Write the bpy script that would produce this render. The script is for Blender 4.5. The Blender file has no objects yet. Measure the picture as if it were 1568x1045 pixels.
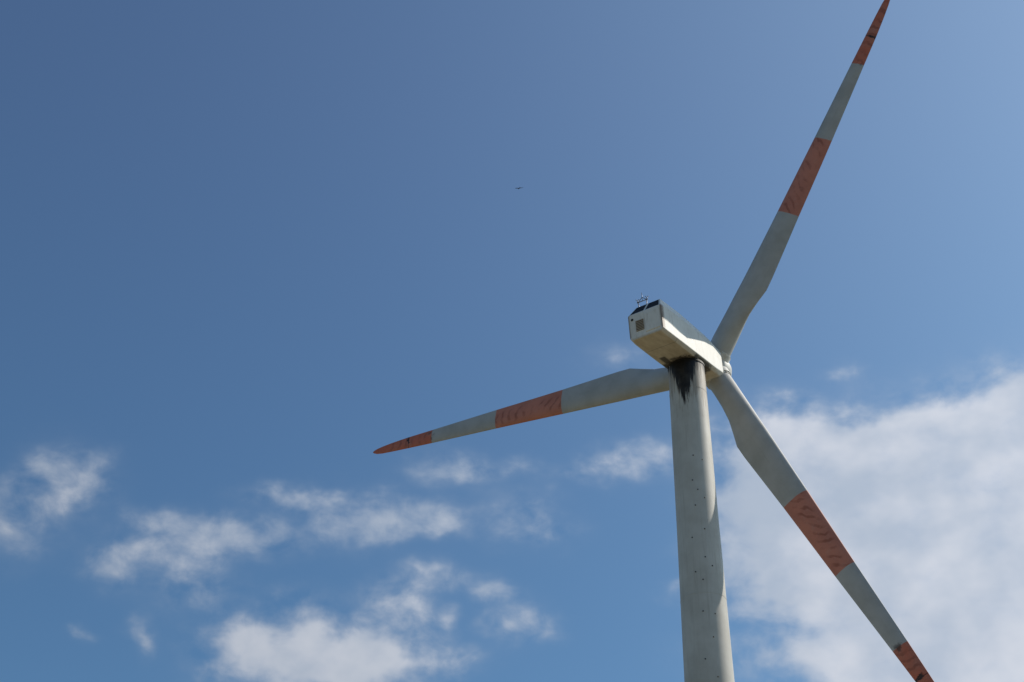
import bpy, bmesh, math, random
from mathutils import Matrix, Vector
random.seed(4)
scene=bpy.context.scene
EYE=1.6
# ---------------------------------------------------------------- node helper
class NT:
    def __init__(s,tree): s.t=tree; s.n=tree.nodes; s.l=tree.links
    def put(s,sock,val):
        if isinstance(val,bpy.types.NodeSocket): s.l.new(val,sock)
        else: sock.default_value=val
    def m(s,op,a,b=None,c=None,clamp=False):
        x=s.n.new('ShaderNodeMath'); x.operation=op; x.use_clamp=clamp
        s.put(x.inputs[0],a)
        if b is not None: s.put(x.inputs[1],b)
        if c is not None: s.put(x.inputs[2],c)
        return x.outputs[0]
    def ss(s,v,lo,hi):
        x=s.n.new('ShaderNodeMapRange'); x.interpolation_type='SMOOTHSTEP'
        s.put(x.inputs['Value'],v); x.inputs['From Min'].default_value=lo; x.inputs['From Max'].default_value=hi
        return x.outputs['Result']
    def noise(s,vec,scale,detail=6,rough=.55,dist=0.,dim='3D'):
        x=s.n.new('ShaderNodeTexNoise'); x.noise_dimensions=dim; s.put(x.inputs['Vector'],vec)
        x.inputs['Scale'].default_value=scale; x.inputs['Detail'].default_value=detail
        x.inputs['Roughness'].default_value=rough; x.inputs['Distortion'].default_value=dist
        return x.outputs['Fac'], x.outputs['Color']
    def mix(s,f,a,b,mode='MIX'):
        x=s.n.new('ShaderNodeMix'); x.data_type='RGBA'; x.blend_type=mode
        s.put(x.inputs[0],f)
        s.put(x.inputs[6],a if not isinstance(a,tuple) else (*a[:3],1))
        s.put(x.inputs[7],b if not isinstance(b,tuple) else (*b[:3],1))
        return x.outputs[2]
    def sep(s,v):
        x=s.n.new('ShaderNodeSeparateXYZ'); s.put(x.inputs[0],v); return x.outputs
    def comb(s,a,b,c):
        x=s.n.new('ShaderNodeCombineXYZ')
        for i,v in enumerate((a,b,c)): s.put(x.inputs[i],v)
        return x.outputs[0]
    def obj(s):
        return s.n.new('ShaderNodeTexCoord').outputs['Object']
    def vm(s,op,a,b,c=None):
        x=s.n.new('ShaderNodeVectorMath'); x.operation=op; s.put(x.inputs[0],a); s.put(x.inputs[1],b)
        if c is not None: s.put(x.inputs[2],c)
        return x.outputs['Value'] if op in('DOT_PRODUCT','LENGTH') else x.outputs[0]

def mat(name,rough=.5,color=(.5,.5,.5),metal=0,spec=.5):
    m=bpy.data.materials.new(name); m.use_nodes=True
    b=m.node_tree.nodes['Principled BSDF']
    b.inputs['Base Color'].default_value=(*color,1); b.inputs['Roughness'].default_value=rough
    b.inputs['Metallic'].default_value=metal; b.inputs['Specular IOR Level'].default_value=spec
    return m,NT(m.node_tree),b

# ---------------------------------------------------------------- world
SUN_AZ=70.; SUN_EL=40.5
sd=Vector((math.sin(math.radians(SUN_AZ))*math.cos(math.radians(SUN_EL)),math.cos(math.radians(SUN_AZ))*math.cos(math.radians(SUN_EL)),math.sin(math.radians(SUN_EL))))
w=bpy.data.worlds.new("World"); scene.world=w; w.use_nodes=True
w.cycles.sampling_method='MANUAL'; w.cycles.sample_map_resolution=512
t=NT(w.node_tree); bg=w.node_tree.nodes['Background']
sky=t.n.new('ShaderNodeTexSky'); sky.sky_type='NISHITA'; sky.sun_disc=False
sky.sun_elevation=math.radians(SUN_EL); sky.sun_rotation=math.radians(SUN_AZ)
sky.air_density=1.; sky.dust_density=1.0; sky.ozone_density=2.2; sky.altitude=100
STR=.08
tc=t.n.new('ShaderNodeTexCoord').outputs['Generated']
d=t.vm('NORMALIZE',tc,(0,0,0))
x,y,z=t.sep(d)
az=t.m('ARCTAN2',x,y)
hor=t.m('SQRT',t.m('ADD',t.m('MULTIPLY',x,x),t.m('MULTIPLY',y,y)))
el=t.m('DIVIDE',z,t.m('MAXIMUM',hor,.05))
cv=t.comb(az,t.m('MULTIPLY',el,1.2),0.)
wf,wc=t.noise(cv,24,3,.55,0,'2D')
P=t.vm('ADD',t.comb(az,el,0.),t.vm('MULTIPLY',t.vm('SUBTRACT',wc,(.5,.5,.5)),(.038,.028,0)))
K=.00047
CL=[(-.325,.554,46,34,1.0),(-.360,.520,45,40,.65),(-.205,.510,75,18,1.0),(-.267,.523,25,14,.55),(-.283,.484,32,24,.9),(-.224,.479,38,40,.9),(-.255,.497,30,18,.6),
(-.170,.539,38,14,.8),(-.145,.538,25,12,.55),(-.114,.522,50,28,.95),(-.087,.527,32,22,.7),(-.054,.519,36,18,.9),
(-.0455,.563,48,20,.75),(0.,.568,30,12,.4),(.0076,.525,45,30,.6),(.030,.512,30,16,.5),
(.098,.574,38,22,.95),(.053,.563,42,14,.65),
(-.080,.456,34,24,.72),(-.053,.476,46,17,.68),(-.046,.443,18,14,.55),(-.014,.462,18,12,.6),(.005,.440,30,22,1.0),
(-.185,.430,36,28,1.1),(-.138,.436,42,28,1.2),(-.160,.410,70,28,1.35),(-.085,.412,55,36,1.4),(-.114,.406,40,28,1.35),(-.255,.431,14,18,.6),(-.300,.434,16,9,.6),(-.048,.415,40,14,.5),(-.170,.463,30,12,.3),
(.200,.600,70,34,1.1),(.245,.572,100,50,1.3),(.330,.575,110,50,1.4),(.385,.612,80,50,1.4),(.31,.60,50,30,.8),(.205,.560,55,40,.95),
(.275,.520,130,70,1.6),(.370,.490,150,130,1.9),(.285,.445,90,70,1.5),(.2034,.500,60,40,1.1),(.205,.463,32,30,1.0),(.190,.478,26,20,.8),
(.242,.416,80,40,1.4),(.165,.528,45,50,.9),(.146,.480,28,32,.8),(.160,.450,32,16,.6),(.256,.650,22,12,.6),(.086,.664,42,22,.5),
(.360,.420,150,90,1.8),(.16,.415,60,20,.55),(.12,.465,26,10,.5)]
mask=None
for a,e,sa,se,amp in CL:
    a0=math.atan(a); e0=e/math.sqrt(1+a*a); kx=1/(sa*K*1.2); ky=1/(se*K*1.35)
    q=t.vm('MULTIPLY_ADD',P,(kx,ky,0),(-a0*kx,-e0*ky,0)); dd=t.vm('DOT_PRODUCT',q,q)
    g=t.m('POWER',.45,dd)
    mask=t.m('MULTIPLY',g,amp) if mask is None else t.m('MULTIPLY_ADD',g,amp,mask)
mask=t.m('MINIMUM',mask,1.7)
far=t.ss(t.m('ABSOLUTE',az),.45,.75)
gf,_=t.noise(cv,2.2,2,.5,0,'2D')
mask=t.m('ADD',mask,t.m('MULTIPLY',t.m('MULTIPLY',far,t.ss(gf,.48,.7)),t.m('MULTIPLY',t.ss(el,.9,.3),1.1)))
f1,_=t.noise(cv,34,6,.54,.15,'2D')
f2,_=t.noise(cv,8,2,.5,0,'2D')
fb=t.m('ADD',t.m('MULTIPLY',t.m('SUBTRACT',f1,.5),2.1),t.m('MULTIPLY',t.m('SUBTRACT',f2,.5),1.0))
fb=t.m('MULTIPLY',fb,t.m('MULTIPLY_ADD',t.ss(mask,.8,1.7),-.5,1.))
dens=t.m('ADD',t.m('SUBTRACT',mask,.62),t.m('MULTIPLY',fb,t.ss(mask,0.,.6)))
alpha=t.m('MULTIPLY',t.ss(dens,-.75,1.3),.95)
f3,_=t.noise(t.vm('ADD',cv,(0,.022,0)),10,4,.5,0,'2D')
tone=t.m('MULTIPLY',t.ss(f3,.3,.7),t.ss(dens,-.2,1.0))
cs=t.m('MAXIMUM',t.vm('DOT_PRODUCT',d,tuple(sd)),0.)
ccol=t.mix(tone,tuple(c/STR for c in (.44,.51,.62)),tuple(c/STR for c in (.66,.69,.76)))
lit=t.m('MULTIPLY_ADD',cs,.5,.68)
ccol=t.vm('MULTIPLY',ccol,t.comb(lit,lit,lit))
lowk=t.ss(el,1.0,.4)
skyc=t.mix(1.,sky.outputs[0],t.mix(lowk,(.84,1.04,1.20),(.74,1.06,1.21)),'MULTIPLY')
# aerosol forward scatter around the sun
hz=t.m('MULTIPLY',t.m('POWER',cs,5.),.36/STR)
skyc=t.mix(1.,skyc,t.vm('MULTIPLY',t.comb(hz,hz,hz),(.60,.84,1.0)),'ADD')
col=t.mix(alpha,skyc,ccol)
t.l.new(col,bg.inputs['Color']); bg.inputs['Strength'].default_value=STR

sun=bpy.data.lights.new('sun','SUN'); sun.energy=3.8; sun.angle=math.radians(.5); sun.color=(1,.93,.82)
so=bpy.data.objects.new('sun',sun); scene.collection.objects.link(so)
so.rotation_euler=sd.to_track_quat('Z','Y').to_euler(); so.location=(60,-40,120)

# ---------------------------------------------------------------- helpers
def obj(name,bm,m,parent=None,M=None,smooth=True,bevel=0,seg=2):
    me=bpy.data.meshes.new(name); bmesh.ops.recalc_face_normals(bm,faces=bm.faces); bm.to_mesh(me); bm.free()
    for x in (m if isinstance(m,list) else [m]): me.materials.append(x)
    o=bpy.data.objects.new(name,me); scene.collection.objects.link(o)
    if parent: o.parent=parent
    if M is not None: o.matrix_world=M
    for p in me.polygons: p.use_smooth=smooth
    if bevel:
        b=o.modifiers.new('bevel','BEVEL'); b.width=bevel; b.segments=seg; b.limit_method='ANGLE'; b.angle_limit=math.radians(25)
        b.harden_normals=False
    return o
def box(bm,c,s,M=None):
    r=bmesh.ops.create_cube(bm,size=1,matrix=Matrix.Translation(c)@Matrix.Diagonal((*s,1)))
    if M is not None: bmesh.ops.transform(bm,matrix=M,verts=r['verts'])
    return r['verts']
def cyl(bm,p0,p1,r0,r1=None,seg=24):
    p0=Vector(p0);p1=Vector(p1); r1=r0 if r1 is None else r1
    q=(p1-p0).to_track_quat('Z','Y').to_matrix().to_4x4()
    r=bmesh.ops.create_cone(bm,cap_ends=True,segments=seg,radius1=r0,radius2=r1,depth=(p1-p0).length,matrix=Matrix.Translation((p0+p1)/2)@q)
    return r['verts']
def loft(bm,rings,cap=True):
    vs=[[bm.verts.new(p) for p in r] for r in rings]
    for a,b in zip(vs,vs[1:]):
        n=len(a)
        for i in range(n): bm.faces.new((a[i],a[(i+1)%n],b[(i+1)%n],b[i]))
    if cap: bm.faces.new(vs[0][::-1]); bm.faces.new(vs[-1])
    return vs

turbine=bpy.data.objects.new('wind_turbine',None); scene.collection.objects.link(turbine)
H=Vector((10.005,64.914,42.408+EYE)); A=Vector((.57223441,.81549082,.08673232)).normalized()
S=A.cross(Vector((0,0,1))).normalized(); V=S.cross(A)
def frame(X,Y,Z,o): return Matrix(((X.x,Y.x,Z.x,o.x),(X.y,Y.y,Z.y,o.y),(X.z,Y.z,Z.z,o.z),(0,0,0,1)))
MN=frame(S,A,V,H)
TX,TY=8.466,62.720
ZTOP=H.z-1.36

# ---------------------------------------------------------------- tower
mt,n,b=mat('tower_paint',.6,spec=.35)
o=n.obj(); ox,oy,oz=n.sep(o)
f,_=n.noise(o,.6,5,.6); base=n.mix(n.ss(f,.3,.75),(.60,.575,.52),(.48,.455,.40))
st=n.comb(n.m('MULTIPLY',ox,5.),n.m('MULTIPLY',oy,5.),n.m('MULTIPLY',oz,.22))
f,_=n.noise(st,1.6,6,.6); base=n.mix(n.m('MULTIPLY',n.ss(f,.5,.8),.35),base,(.30,.27,.22))
dn=n.m('SUBTRACT',ZTOP,oz)   # metres below the top
fs,_=n.noise(n.comb(n.m('MULTIPLY',ox,6.),n.m('MULTIPLY',oy,6.),n.m('MULTIPLY',oz,.5)),1.5,6,.65)
fl,_=n.noise(o,3.,5,.6)
gx=n.m('DIVIDE',n.m('ADD',ox,.25),.44); G=n.m('POWER',2.718,n.m('MULTIPLY',n.m('MULTIPLY',gx,gx),-1.))
L=n.m('ADD',n.m('MULTIPLY',G,2.25),n.m('MULTIPLY',n.m('SUBTRACT',fs,.45),2.8))
L=n.m('MULTIPLY',L,n.ss(oy,.3,-.2))
oil=n.ss(n.m('SUBTRACT',L,dn),-.3,.3)
L2=n.m('ADD',.6,n.m('MULTIPLY',n.m('SUBTRACT',fs,.5),2.8)); oil2=n.m('MULTIPLY',n.ss(n.m('SUBTRACT',L2,dn),-.2,.3),.85)
brown=n.m('MULTIPLY',n.ss(n.m('SUBTRACT',n.m('ADD',1.9,n.m('MULTIPLY',n.m('SUBTRACT',fs,.5),9.)),dn),-.6,.8),.5)
base=n.mix(brown,base,(.20,.13,.07))
base=n.mix(oil2,base,(.04,.028,.02))
base=n.mix(n.m('MULTIPLY',oil,n.m('ADD',.85,n.m('MULTIPLY',fl,.25)),clamp=True),base,(.008,.007,.007))
n.l.new(base,b.inputs['Base Color'])
bm=bmesh.new()
prof=[(0,1.42),(8,1.32),(16,1.20),(26.7,1.062),(34.2,.959),(41.25,.89),(ZTOP-.12,.872),(ZTOP-.1,.90),(ZTOP,.90)]
def rad(zz):
    for (z0,r0),(z1,r1) in zip(prof,prof[1:]):
        if zz<=z1: return r0+(r1-r0)*(zz-z0)/(z1-z0)
    return .88
SG=128
loft(bm,[[(r*math.cos(2*math.pi*i/SG),r*math.sin(2*math.pi*i/SG),z) for i in range(SG)] for z,r in prof])
tw=obj('tower',bm,mt,turbine,Matrix.Translation((TX,TY,0)))
md=tw.modifiers.new('es','EDGE_SPLIT'); md.split_angle=math.radians(30)
bm=bmesh.new()
for zz in (ZTOP-1.62,30.3,15.2):
    r=rad(zz); loft(bm,[[((r+q)*math.cos(2*math.pi*i/SG),(r+q)*math.sin(2*math.pi*i/SG),zz+h) for i in range(SG)] for h,q in ((-.022,-.01),(-.02,.006),(.02,.006),(.022,-.01))],cap=False)
obj('tower_joint_ring',bm,mt,turbine,Matrix.Translation((TX,TY,0)),smooth=False)
mdark,_,_=mat('dark_steel',.6,(.03,.028,.026))
bm=bmesh.new()
for (sx,zz) in ((.02,37.2),(.45,37.0),(-.05,34.6),(.3,33.4),(-.1,35.9),(.12,35.4),(.42,35.0),(.22,32.0),(-.25,31.3),(.05,30.9),(-.05,29.4),(.45,29.3),(.3,28.2),(-.1,27.2),(.35,26.4),(-.3,33.0),(.5,31.6)):
    a=math.asin(sx)-math.pi/2-.13; r=rad(zz); c=Vector((math.cos(a),math.sin(a),0))
    cyl(bm,c*(r-.02)+Vector((0,0,zz)),c*(r+.02)+Vector((0,0,zz)),.03,seg=10)
obj('tower_bolts',bm,mdark,turbine,Matrix.Translation((TX,TY,0)))
mdoor,_,_=mat('door_paint',.5,(.30,.33,.34)); mconc,n,b=mat('concrete',.9)
f,_=n.noise(n.obj(),4,8,.6); n.l.new(n.mix(f,(.25,.24,.22),(.42,.40,.37)),b.inputs['Base Color'])
bm=bmesh.new(); box(bm,(0,-1.40,1.75),(.9,.12,2.1)); obj('door',bm,mdoor,turbine,Matrix.Translation((TX,TY,0)),False,.05)
bm=bmesh.new(); cyl(bm,(0,0,-.3),(0,0,.18),3.2,3.1,48); obj('foundation',bm,mconc,turbine,Matrix.Translation((TX,TY,0)),False)
bm=bmesh.new()
for i in range(4): box(bm,(0,-1.75-.28*(3-i),.18+.125*(i+1)-.06),(1.0,.28,.12))
obj('steps',bm,mdark,turbine,Matrix.Translation((TX,TY,0)),False)

# ---------------------------------------------------------------- nacelle
mn,n,b=mat('nacelle_gelcoat',.55,spec=.4)
o=n.obj(); ox,oy,oz=n.sep(o)
f,_=n.noise(o,1.3,6,.6); base=n.mix(n.ss(f,.35,.75),(.78,.75,.69),(.68,.65,.59))
st=n.comb(n.m('MULTIPLY',ox,4.),n.m('MULTIPLY',oy,4.),n.m('MULTIPLY',oz,.7)); f,_=n.noise(st,2.,6,.6)
base=n.mix(n.m('MULTIPLY',n.ss(f,.50,.8),.5),base,(.34,.27,.19))
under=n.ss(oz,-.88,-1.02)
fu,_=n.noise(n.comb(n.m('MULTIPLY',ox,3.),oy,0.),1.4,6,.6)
base=n.mix(n.m('MULTIPLY',under,.9),base,n.mix(n.ss(fu,.3,.7),(.50,.40,.285),(.64,.54,.41)))  # underside beige: warm ground bounce painted into the base colour, mottled
e1=n.m('MULTIPLY',n.ss(oy,-6.25,-6.45),n.ss(n.m('ABSOLUTE',ox),.78,.9)); 
e1=n.m('MULTIPLY',e1,n.m('MULTIPLY',n.ss(oz,-1.0,-.8),n.ss(f,.2,.5)))
base=n.mix(n.m('MULTIPLY',e1,.9),base,(.12,.065,.03))
py=n.m('ADD',oy,2.68); rr=n.m('SQRT',n.m('ADD',n.m('MULTIPLY',ox,ox),n.m('MULTIPLY',py,py)))
fo,_=n.noise(o,2.2,6,.65)
oil=n.m('MULTIPLY',n.ss(n.m('ADD',rr,n.m('MULTIPLY',n.m('SUBTRACT',fo,.5),1.3)),1.35,1.05),under)
base=n.mix(n.m('MULTIPLY',oil,.9),base,(.03,.024,.02))
dx=n.m('ABSOLUTE',n.m('ADD',ox,.45)); dk=n.m('MULTIPLY',n.m('MULTIPLY',n.ss(dx,.2,.1),n.ss(n.m('ABSOLUTE',n.m('ADD',oy,4.0)),.45,.3)),under)
base=n.mix(n.m('MULTIPLY',dk,.85),base,(.03,.024,.02))
s1=n.m('MULTIPLY',n.ss(n.m('ABSOLUTE',n.m('ADD',oy,5.25)),.022,.01),under)
base=n.mix(n.m('MULTIPLY',s1,.6),base,(.12,.09,.06))
n.l.new(base,b.inputs['Base Color'])
def sec(a,bh,bb,sh,sb,st_,rw,rt):
    h=[(bh,bb),(sh,sb),(sh,st_),(rw,rt)]
    pts=h+[(-x,v) for x,v in reversed(h)]
    return [(x,a,v) for x,v in pts]
bm=bmesh.new()
loft(bm,[sec(-6.55,.76,-1.04,.90,-.90,.30,.88,.34),
         sec(-6.05,.78,-1.09,.94,-.94,.40,.66,.98),
         sec(-4.2,.80,-1.10,.96,-.94,.42,.66,1.05),
         sec(-1.5,.80,-1.10,.96,-.92,.42,.62,1.0),
         sec(-.45,.66,-.90,.86,-.74,.38,.5,.82)])
obj('nacelle_shell',bm,mn,turbine,MN,True,.07,3).modifiers.new('wn','WEIGHTED_NORMAL')
bm=bmesh.new(); box(bm,(.40,-6.56,-.32),(.82,.06,1.02)); obj('rear_hatch',bm,mn,turbine,MN,False,.05,3)
mvb,_,_=mat('vent_shadow_gap',.7,(.09,.07,.05))
bm=bmesh.new(); box(bm,(-.29,-6.555,-.36),(.40,.03,.56)); obj('vent_back',bm,mvb,turbine,MN,False)
mslat,_,_=mat('vent_slat',.6,(.40,.32,.23))
bm=bmesh.new()
for i in range(7): box(bm,(-.29,-6.585,-.61+.084*i),(.42,.03,.038),None)
obj('vent_slats',bm,mslat,turbine,MN,False)
bm=bmesh.new(); cyl(bm,(-.68,-6.5,.07),(-.68,-6.57,.07),.065); obj('vent_port',bm,mdark,turbine,MN)
mglass,_,_=mat('dark_window',.6,(.012,.013,.015),spec=.2)
sl=math.atan2(.64,.5); 
MW=MN@Matrix.Translation((0,-6.30,.66))@Matrix.Rotation(sl,4,'X')
def quad(bm,pts,th):
    a=[bm.verts.new((x,y,th)) for x,y in pts]; c=[bm.verts.new((x,y,-.02)) for x,y in pts]; k=len(a)
    bm.faces.new(a); bm.faces.new(c[::-1])
    for i in range(k): bm.faces.new((a[i],c[i],c[(i+1)%k],a[(i+1)%k]))
bm=bmesh.new()
quad(bm,[(-.78,-.34),(-.06,-.34),(-.06,.33),(-.60,.33)],.012); quad(bm,[(.06,-.34),(.78,-.34),(.60,.33),(.06,.33)],.012)
obj('rear_windows',bm,mglass,turbine,MW,False)
bm=bmesh.new(); cyl(bm,(TX,TY,ZTOP),(TX,TY,ZTOP+.4),.82,seg=64); obj('yaw_ring',bm,mdark,turbine)
mmast,_,_=mat('mast_steel',.4,(.18,.18,.19),.6)
bm=bmesh.new(); c=(-.42,-5.80)
cyl(bm,(c[0]-.2,c[1],.9),(c[0]-.24,c[1],1.42),.022,seg=8); cyl(bm,(c[0]+.2,c[1],.9),(c[0]+.24,c[1],1.42),.022,seg=8)
cyl(bm,(c[0]-.30,c[1],1.39),(c[0]+.30,c[1],1.39),.022,seg=8)
cyl(bm,(c[0]-.24,c[1],1.39),(c[0],c[1],1.60),.016,seg=8); cyl(bm,(c[0]+.24,c[1],1.39),(c[0],c[1],1.60),.016,seg=8)
cyl(bm,(c[0],c[1],1.39),(c[0],c[1],1.86),.013,seg=8)
for q in (-.26,.26):
    cyl(bm,(c[0]+q,c[1],1.40),(c[0]+q,c[1],1.52),.024,seg=8)
    for k in range(3):
        a=k*2.094; cc=(c[0]+q+.07*math.cos(a),c[1]+.07*math.sin(a),1.53)
        bmesh.ops.create_uvsphere(bm,u_segments=8,v_segments=6,radius=.028,matrix=Matrix.Translation(cc))
obj('wind_sensor_mast',bm,mmast,turbine,MN)
mh,n,b=mat('hub_paint',.55); f,_=n.noise(n.obj(),2.5,6,.6); n.l.new(n.mix(n.ss(f,.4,.75),(.62,.61,.57),(.42,.39,.34)),b.inputs['Base Color'])
bm=bmesh.new()
pr=[(-.46,.55),(-.35,.62),(-.34,.80),(-.1,.88),(.35,.88),(.75,.78),(1.1,.58),(1.35,.32),(1.45,.05)]
loft(bm,[[(r*math.cos(2*math.pi*i/64),a,r*math.sin(2*math.pi*i/64)) for i in range(64)] for a,r in pr])
obj('spinner',bm,mh,turbine,MN)
# ---------------------------------------------------------------- blades
mb,n,b=mat('blade_gelcoat',.58,spec=.4)
o=n.obj(); ox,oy,oz=n.sep(o)
rnd=n.n.new('ShaderNodeObjectInfo').outputs['Random']
ov=n.vm('ADD',o,n.comb(n.m('MULTIPLY',rnd,17.),0.,0.))
f,_=n.noise(ov,.9,6,.6); white=n.mix(n.ss(f,.35,.75),(.46,.45,.43),(.38,.37,.345))
st=n.comb(n.m('MULTIPLY',ox,5.),0.,n.m('ADD',n.m('MULTIPLY',oz,.5),n.m('MULTIPLY',rnd,9.))); f,_=n.noise(st,1.5,6,.6)
white=n.mix(n.m('MULTIPLY',n.ss(f,.55,.8),.3),white,(.27,.26,.24))
red=n.mix(n.ss(oz,17.0,17.6),(.60,.22,.145),(.58,.145,.075))
fr,_=n.noise(ov,1.1,6,.6); red=n.mix(n.ss(fr,.35,.7),red,(.50,.18,.12))
fq,_=n.noise(ov,3.5,5,.65); red=n.mix(n.m('MULTIPLY',n.ss(fq,.52,.75),.3),red,(.52,.30,.24))
wv=n.n.new('ShaderNodeTexWave'); wv.wave_type='RINGS'; wv.rings_direction='Y'
n.put(wv.inputs['Vector'],n.comb(n.m('MULTIPLY',n.m('ADD',ox,1.2),1.6),0.,n.m('ADD',n.m('MULTIPLY',oz,.6),n.m('MULTIPLY',rnd,5.)))); wv.inputs['Scale'].default_value=1.1; wv.inputs['Distortion'].default_value=6
wv.inputs['Detail'].default_value=2; wv.inputs['Detail Scale'].default_value=.9
sw=n.m('MULTIPLY',n.ss(wv.outputs['Fac'],.55,.95),n.ss(n.m('ABSOLUTE',n.m('SUBTRACT',ox,.12)),.5,.2))
sw=n.m('MULTIPLY',sw,n.ss(fr,.38,.6))
red=n.mix(n.m('MULTIPLY',sw,.65),red,(.28,.075,.04))
fe,_=n.noise(ov,6,3,.5); ze=n.m('ADD',oz,n.m('MULTIPLY',n.m('SUBTRACT',fe,.5),.05))
def step(v,e): return n.ss(v,e-.015,e+.015)
bands=n.m('ADD',n.m('SUBTRACT',step(ze,8.878),step(ze,13.236)),step(ze,17.678))
base=n.mix(bands,white,red)
dz=n.m('ABSOLUTE',n.m('SUBTRACT',oz,17.72)); dx=n.ss(n.m('ABSOLUTE',n.m('SUBTRACT',ox,.08)),.3,.2)
mk=n.m('MULTIPLY',n.m('MULTIPLY',n.ss(dz,.35,.05),dx),n.ss(fr,.52,.60)); base=n.mix(n.m('MULTIPLY',mk,.8),base,(.06,.035,.025))
tj=n.m('MULTIPLY',n.ss(n.m('ABSOLUTE',n.m('SUBTRACT',n.m('ADD',oz,n.m('MULTIPLY',n.m('SUBTRACT',fe,.5),.5)),19.35)),.10,.04),n.ss(ox,-.15,0.))
base=n.mix(n.m('MULTIPLY',tj,.93),base,(.02,.015,.012))
tj2=n.ss(n.m('ABSOLUTE',n.m('SUBTRACT',oz,19.35)),.03,.015); base=n.mix(n.m('MULTIPLY',tj2,.7),base,(.03,.02,.02))
n.l.new(base,b.inputs['Base Color'])
ST=[(.75,.60,.60,1.0),(1.6,.60,.60,1.0),(2.3,.59,.62,.92),(3.2,.58,.72,.72),(4.0,.57,.92,.52),(4.66,.565,1.10,.38),(5.4,.555,1.09,.33),(8.878,.493,.886,.24),(13.236,.405,.688,.19),
(17.678,.337,.451,.16),(19.5,.295,.36,.15),(20.6,.265,.27,.14),(21.3,.235,.19,.14),(21.7,.18,.12,.14),(21.92,.10,.05,.14),(22.0,.02,-.01,.14)]
def interp(r):
    for p,q in zip(ST,ST[1:]):
        if r<=q[0]+1e-9:
            k=(r-p[0])/(q[0]-p[0]); return [p[i]+(q[i]-p[i])*k for i in range(1,4)]
    return ST[-1][1:]
def naca(x): return 5*(.2969*math.sqrt(x)-.126*x-.3516*x*x+.2843*x**3-.1036*x**4)
def section(r):
    a,bb,tk=interp(r); c=a+bb; circ=min(1,max(0,(tk-.33)/(1-.33))); circ=circ*circ*(3-2*circ)
    tw=math.radians(-2.9 - 6*max(0,1-r/12)); N=28; P=[]
    for i in range(2*N):
        th=math.pi*2*i/(2*N); xn=.5+.5*math.cos(th)
        sg=1 if math.sin(th)>=0 else -1
        ta=naca(xn)*tk*(1.0 if sg<0 else .75); camber=-.03*4*xn*(1-xn)
        y1=(sg*ta+camber)*c; y2=.5*math.sin(th)*min(c,1.2)*(tk if circ<1 else 1)
        y=y1*(1-circ)+y2*circ; x=-a+c*xn
        P.append((x*math.cos(tw)-y*math.sin(tw),x*math.sin(tw)+y*math.cos(tw),r))
    return P
rs=sorted(set([s[0] for s in ST]+[.75+i*.35 for i in range(60)]+[8.878,13.236]))
rs=[r for r in rs if r<=22]
for k in range(3):
    bm=bmesh.new(); loft(bm,[section(r) for r in rs])
    ph=math.radians(36.031+120*k); er=S*math.sin(ph)+V*math.cos(ph); et=S*math.cos(ph)-V*math.sin(ph)
    MB=frame(et,A,er,H)
    ob=obj('blade_%d'%(k+1),bm,mb,turbine,MB); ob.modifiers.new('es','EDGE_SPLIT').split_angle=math.radians(50)
    bm=bmesh.new(); cyl(bm,(0,0,.55),(0,0,.86),.68,seg=48); cyl(bm,(0,0,.86),(0,0,.95),.63,seg=48)
    for j in range(20):
        a=j*math.pi/10; cyl(bm,(.65*math.cos(a),.65*math.sin(a),.84),(.65*math.cos(a),.65*math.sin(a),.90),.022,seg=8)
    obj('blade_flange_%d'%(k+1),bm,mh,turbine,MB,False)

# ---------------------------------------------------------------- bird
mbird,_,_=mat('bird_feathers',.8,(.035,.03,.028))
me=bpy.data.meshes.new('bird'); bird=bpy.data.objects.new('bird',me); scene.collection.objects.link(bird)
bm=bmesh.new()
prb=[(-.26,.01,.05),(-.18,.03,.045),(-.05,.055,.055),(.08,.05,.055),(.16,.032,.035),(.20,.03,.032),(.235,.015,.016),(.26,.004,.004)]
loft(bm,[[(rx*math.cos(i*math.pi/6),yy,rz*math.sin(i*math.pi/6)) for i in range(12)] for yy,rx,rz in prb])
for sg in (-1,1):
    W=[(0.03,.10,-.10,.02),(.25,.13,-.07,.06),(.42,.08,-.08,.06),(.60,-.04,-.11,.03)]
    loft(bm,[[(sg*x_,l_,z_+.0),(sg*x_,(l_+t_)/2,z_+.018),(sg*x_,t_,z_),(sg*x_,(l_+t_)/2,z_-.006)] for x_,l_,t_,z_ in W])
loft(bm,[[(-.03,-.2,0),(.03,-.2,0),(.03,-.2,.012),(-.03,-.2,.012)],[(-.08,-.38,0),(.08,-.38,0),(.08,-.38,.008),(-.08,-.38,.008)]])
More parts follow.
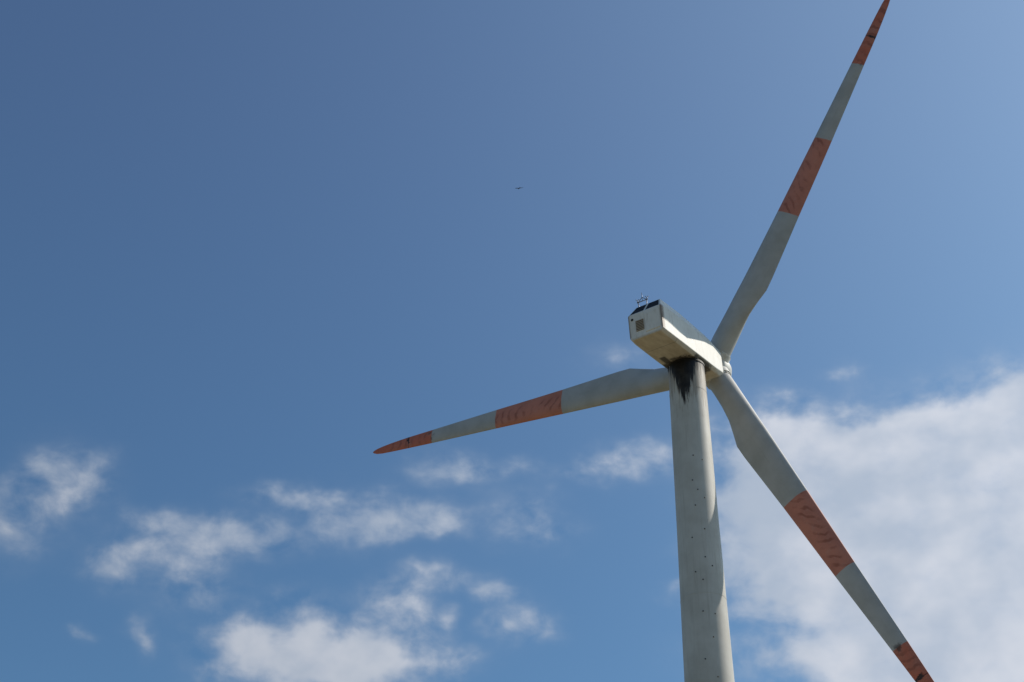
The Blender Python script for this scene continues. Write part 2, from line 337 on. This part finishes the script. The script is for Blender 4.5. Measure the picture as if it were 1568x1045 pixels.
bmesh.ops.recalc_face_normals(bm,faces=bm.faces); bm.to_mesh(me); bm.free(); me.materials.append(mbird)
for p in me.polygons: p.use_smooth=True
bird.location=(.95,168.4,140.4+EYE); bird.rotation_euler=(math.radians(14),math.radians(-20),math.radians(20)); bird.scale=(1.1,1.1,1.1)

# ---------------------------------------------------------------- ground
mg,n,b=mat('dry_grassland',.95,spec=.1)
o=n.obj(); f,_=n.noise(o,.02,8,.6); f2,_=n.noise(o,1.2,8,.7)
g=n.mix(n.ss(f,.4,.62),(.16,.145,.08),(.29,.245,.165)); g=n.mix(n.m('MULTIPLY',f2,.5),g,(.10,.10,.055)); n.l.new(g,b.inputs['Base Color'])
bm=bmesh.new(); bmesh.ops.create_grid(bm,x_segments=60,y_segments=60,size=6000)
obj('ground',bm,mg)
mgr,n,b=mat('gravel',.95,spec=.1); f,_=n.noise(n.obj(),14,8,.7); n.l.new(n.mix(f,(.20,.18,.15),(.42,.38,.32)),b.inputs['Base Color'])
bm=bmesh.new(); bmesh.ops.create_circle(bm,cap_ends=True,segments=64,radius=11,matrix=Matrix.Translation((TX,TY,.006)))
box_=[bm.verts.new(p) for p in ((TX-2.5,TY-10.7,.012),(TX+2.5,TY-10.7,.012),(TX+6,-60,.012),(TX+1,-60,.012))]; bm.faces.new(box_)
obj('gravel_track',bm,mgr,smooth=False)

# ---------------------------------------------------------------- camera
cam=bpy.data.cameras.new('camera'); co=bpy.data.objects.new('camera',cam); scene.collection.objects.link(co)
cam.sensor_width=36; cam.lens=2361.62/1568*36; cam.clip_end=20000
p=math.radians(34.169); r=math.radians(.102)
F=Vector((0,math.cos(p),math.sin(p)));U=Vector((0,-math.sin(p),math.cos(p)));X=Vector((1,0,0))
X2=X*math.cos(r)+U*math.sin(r);U2=U*math.cos(r)-X*math.sin(r)
co.matrix_world=frame(X2,U2,-F,Vector((0,0,EYE)))
scene.camera=co
scene.view_settings.view_transform='Standard'; scene.view_settings.look='None'; scene.view_settings.exposure=0
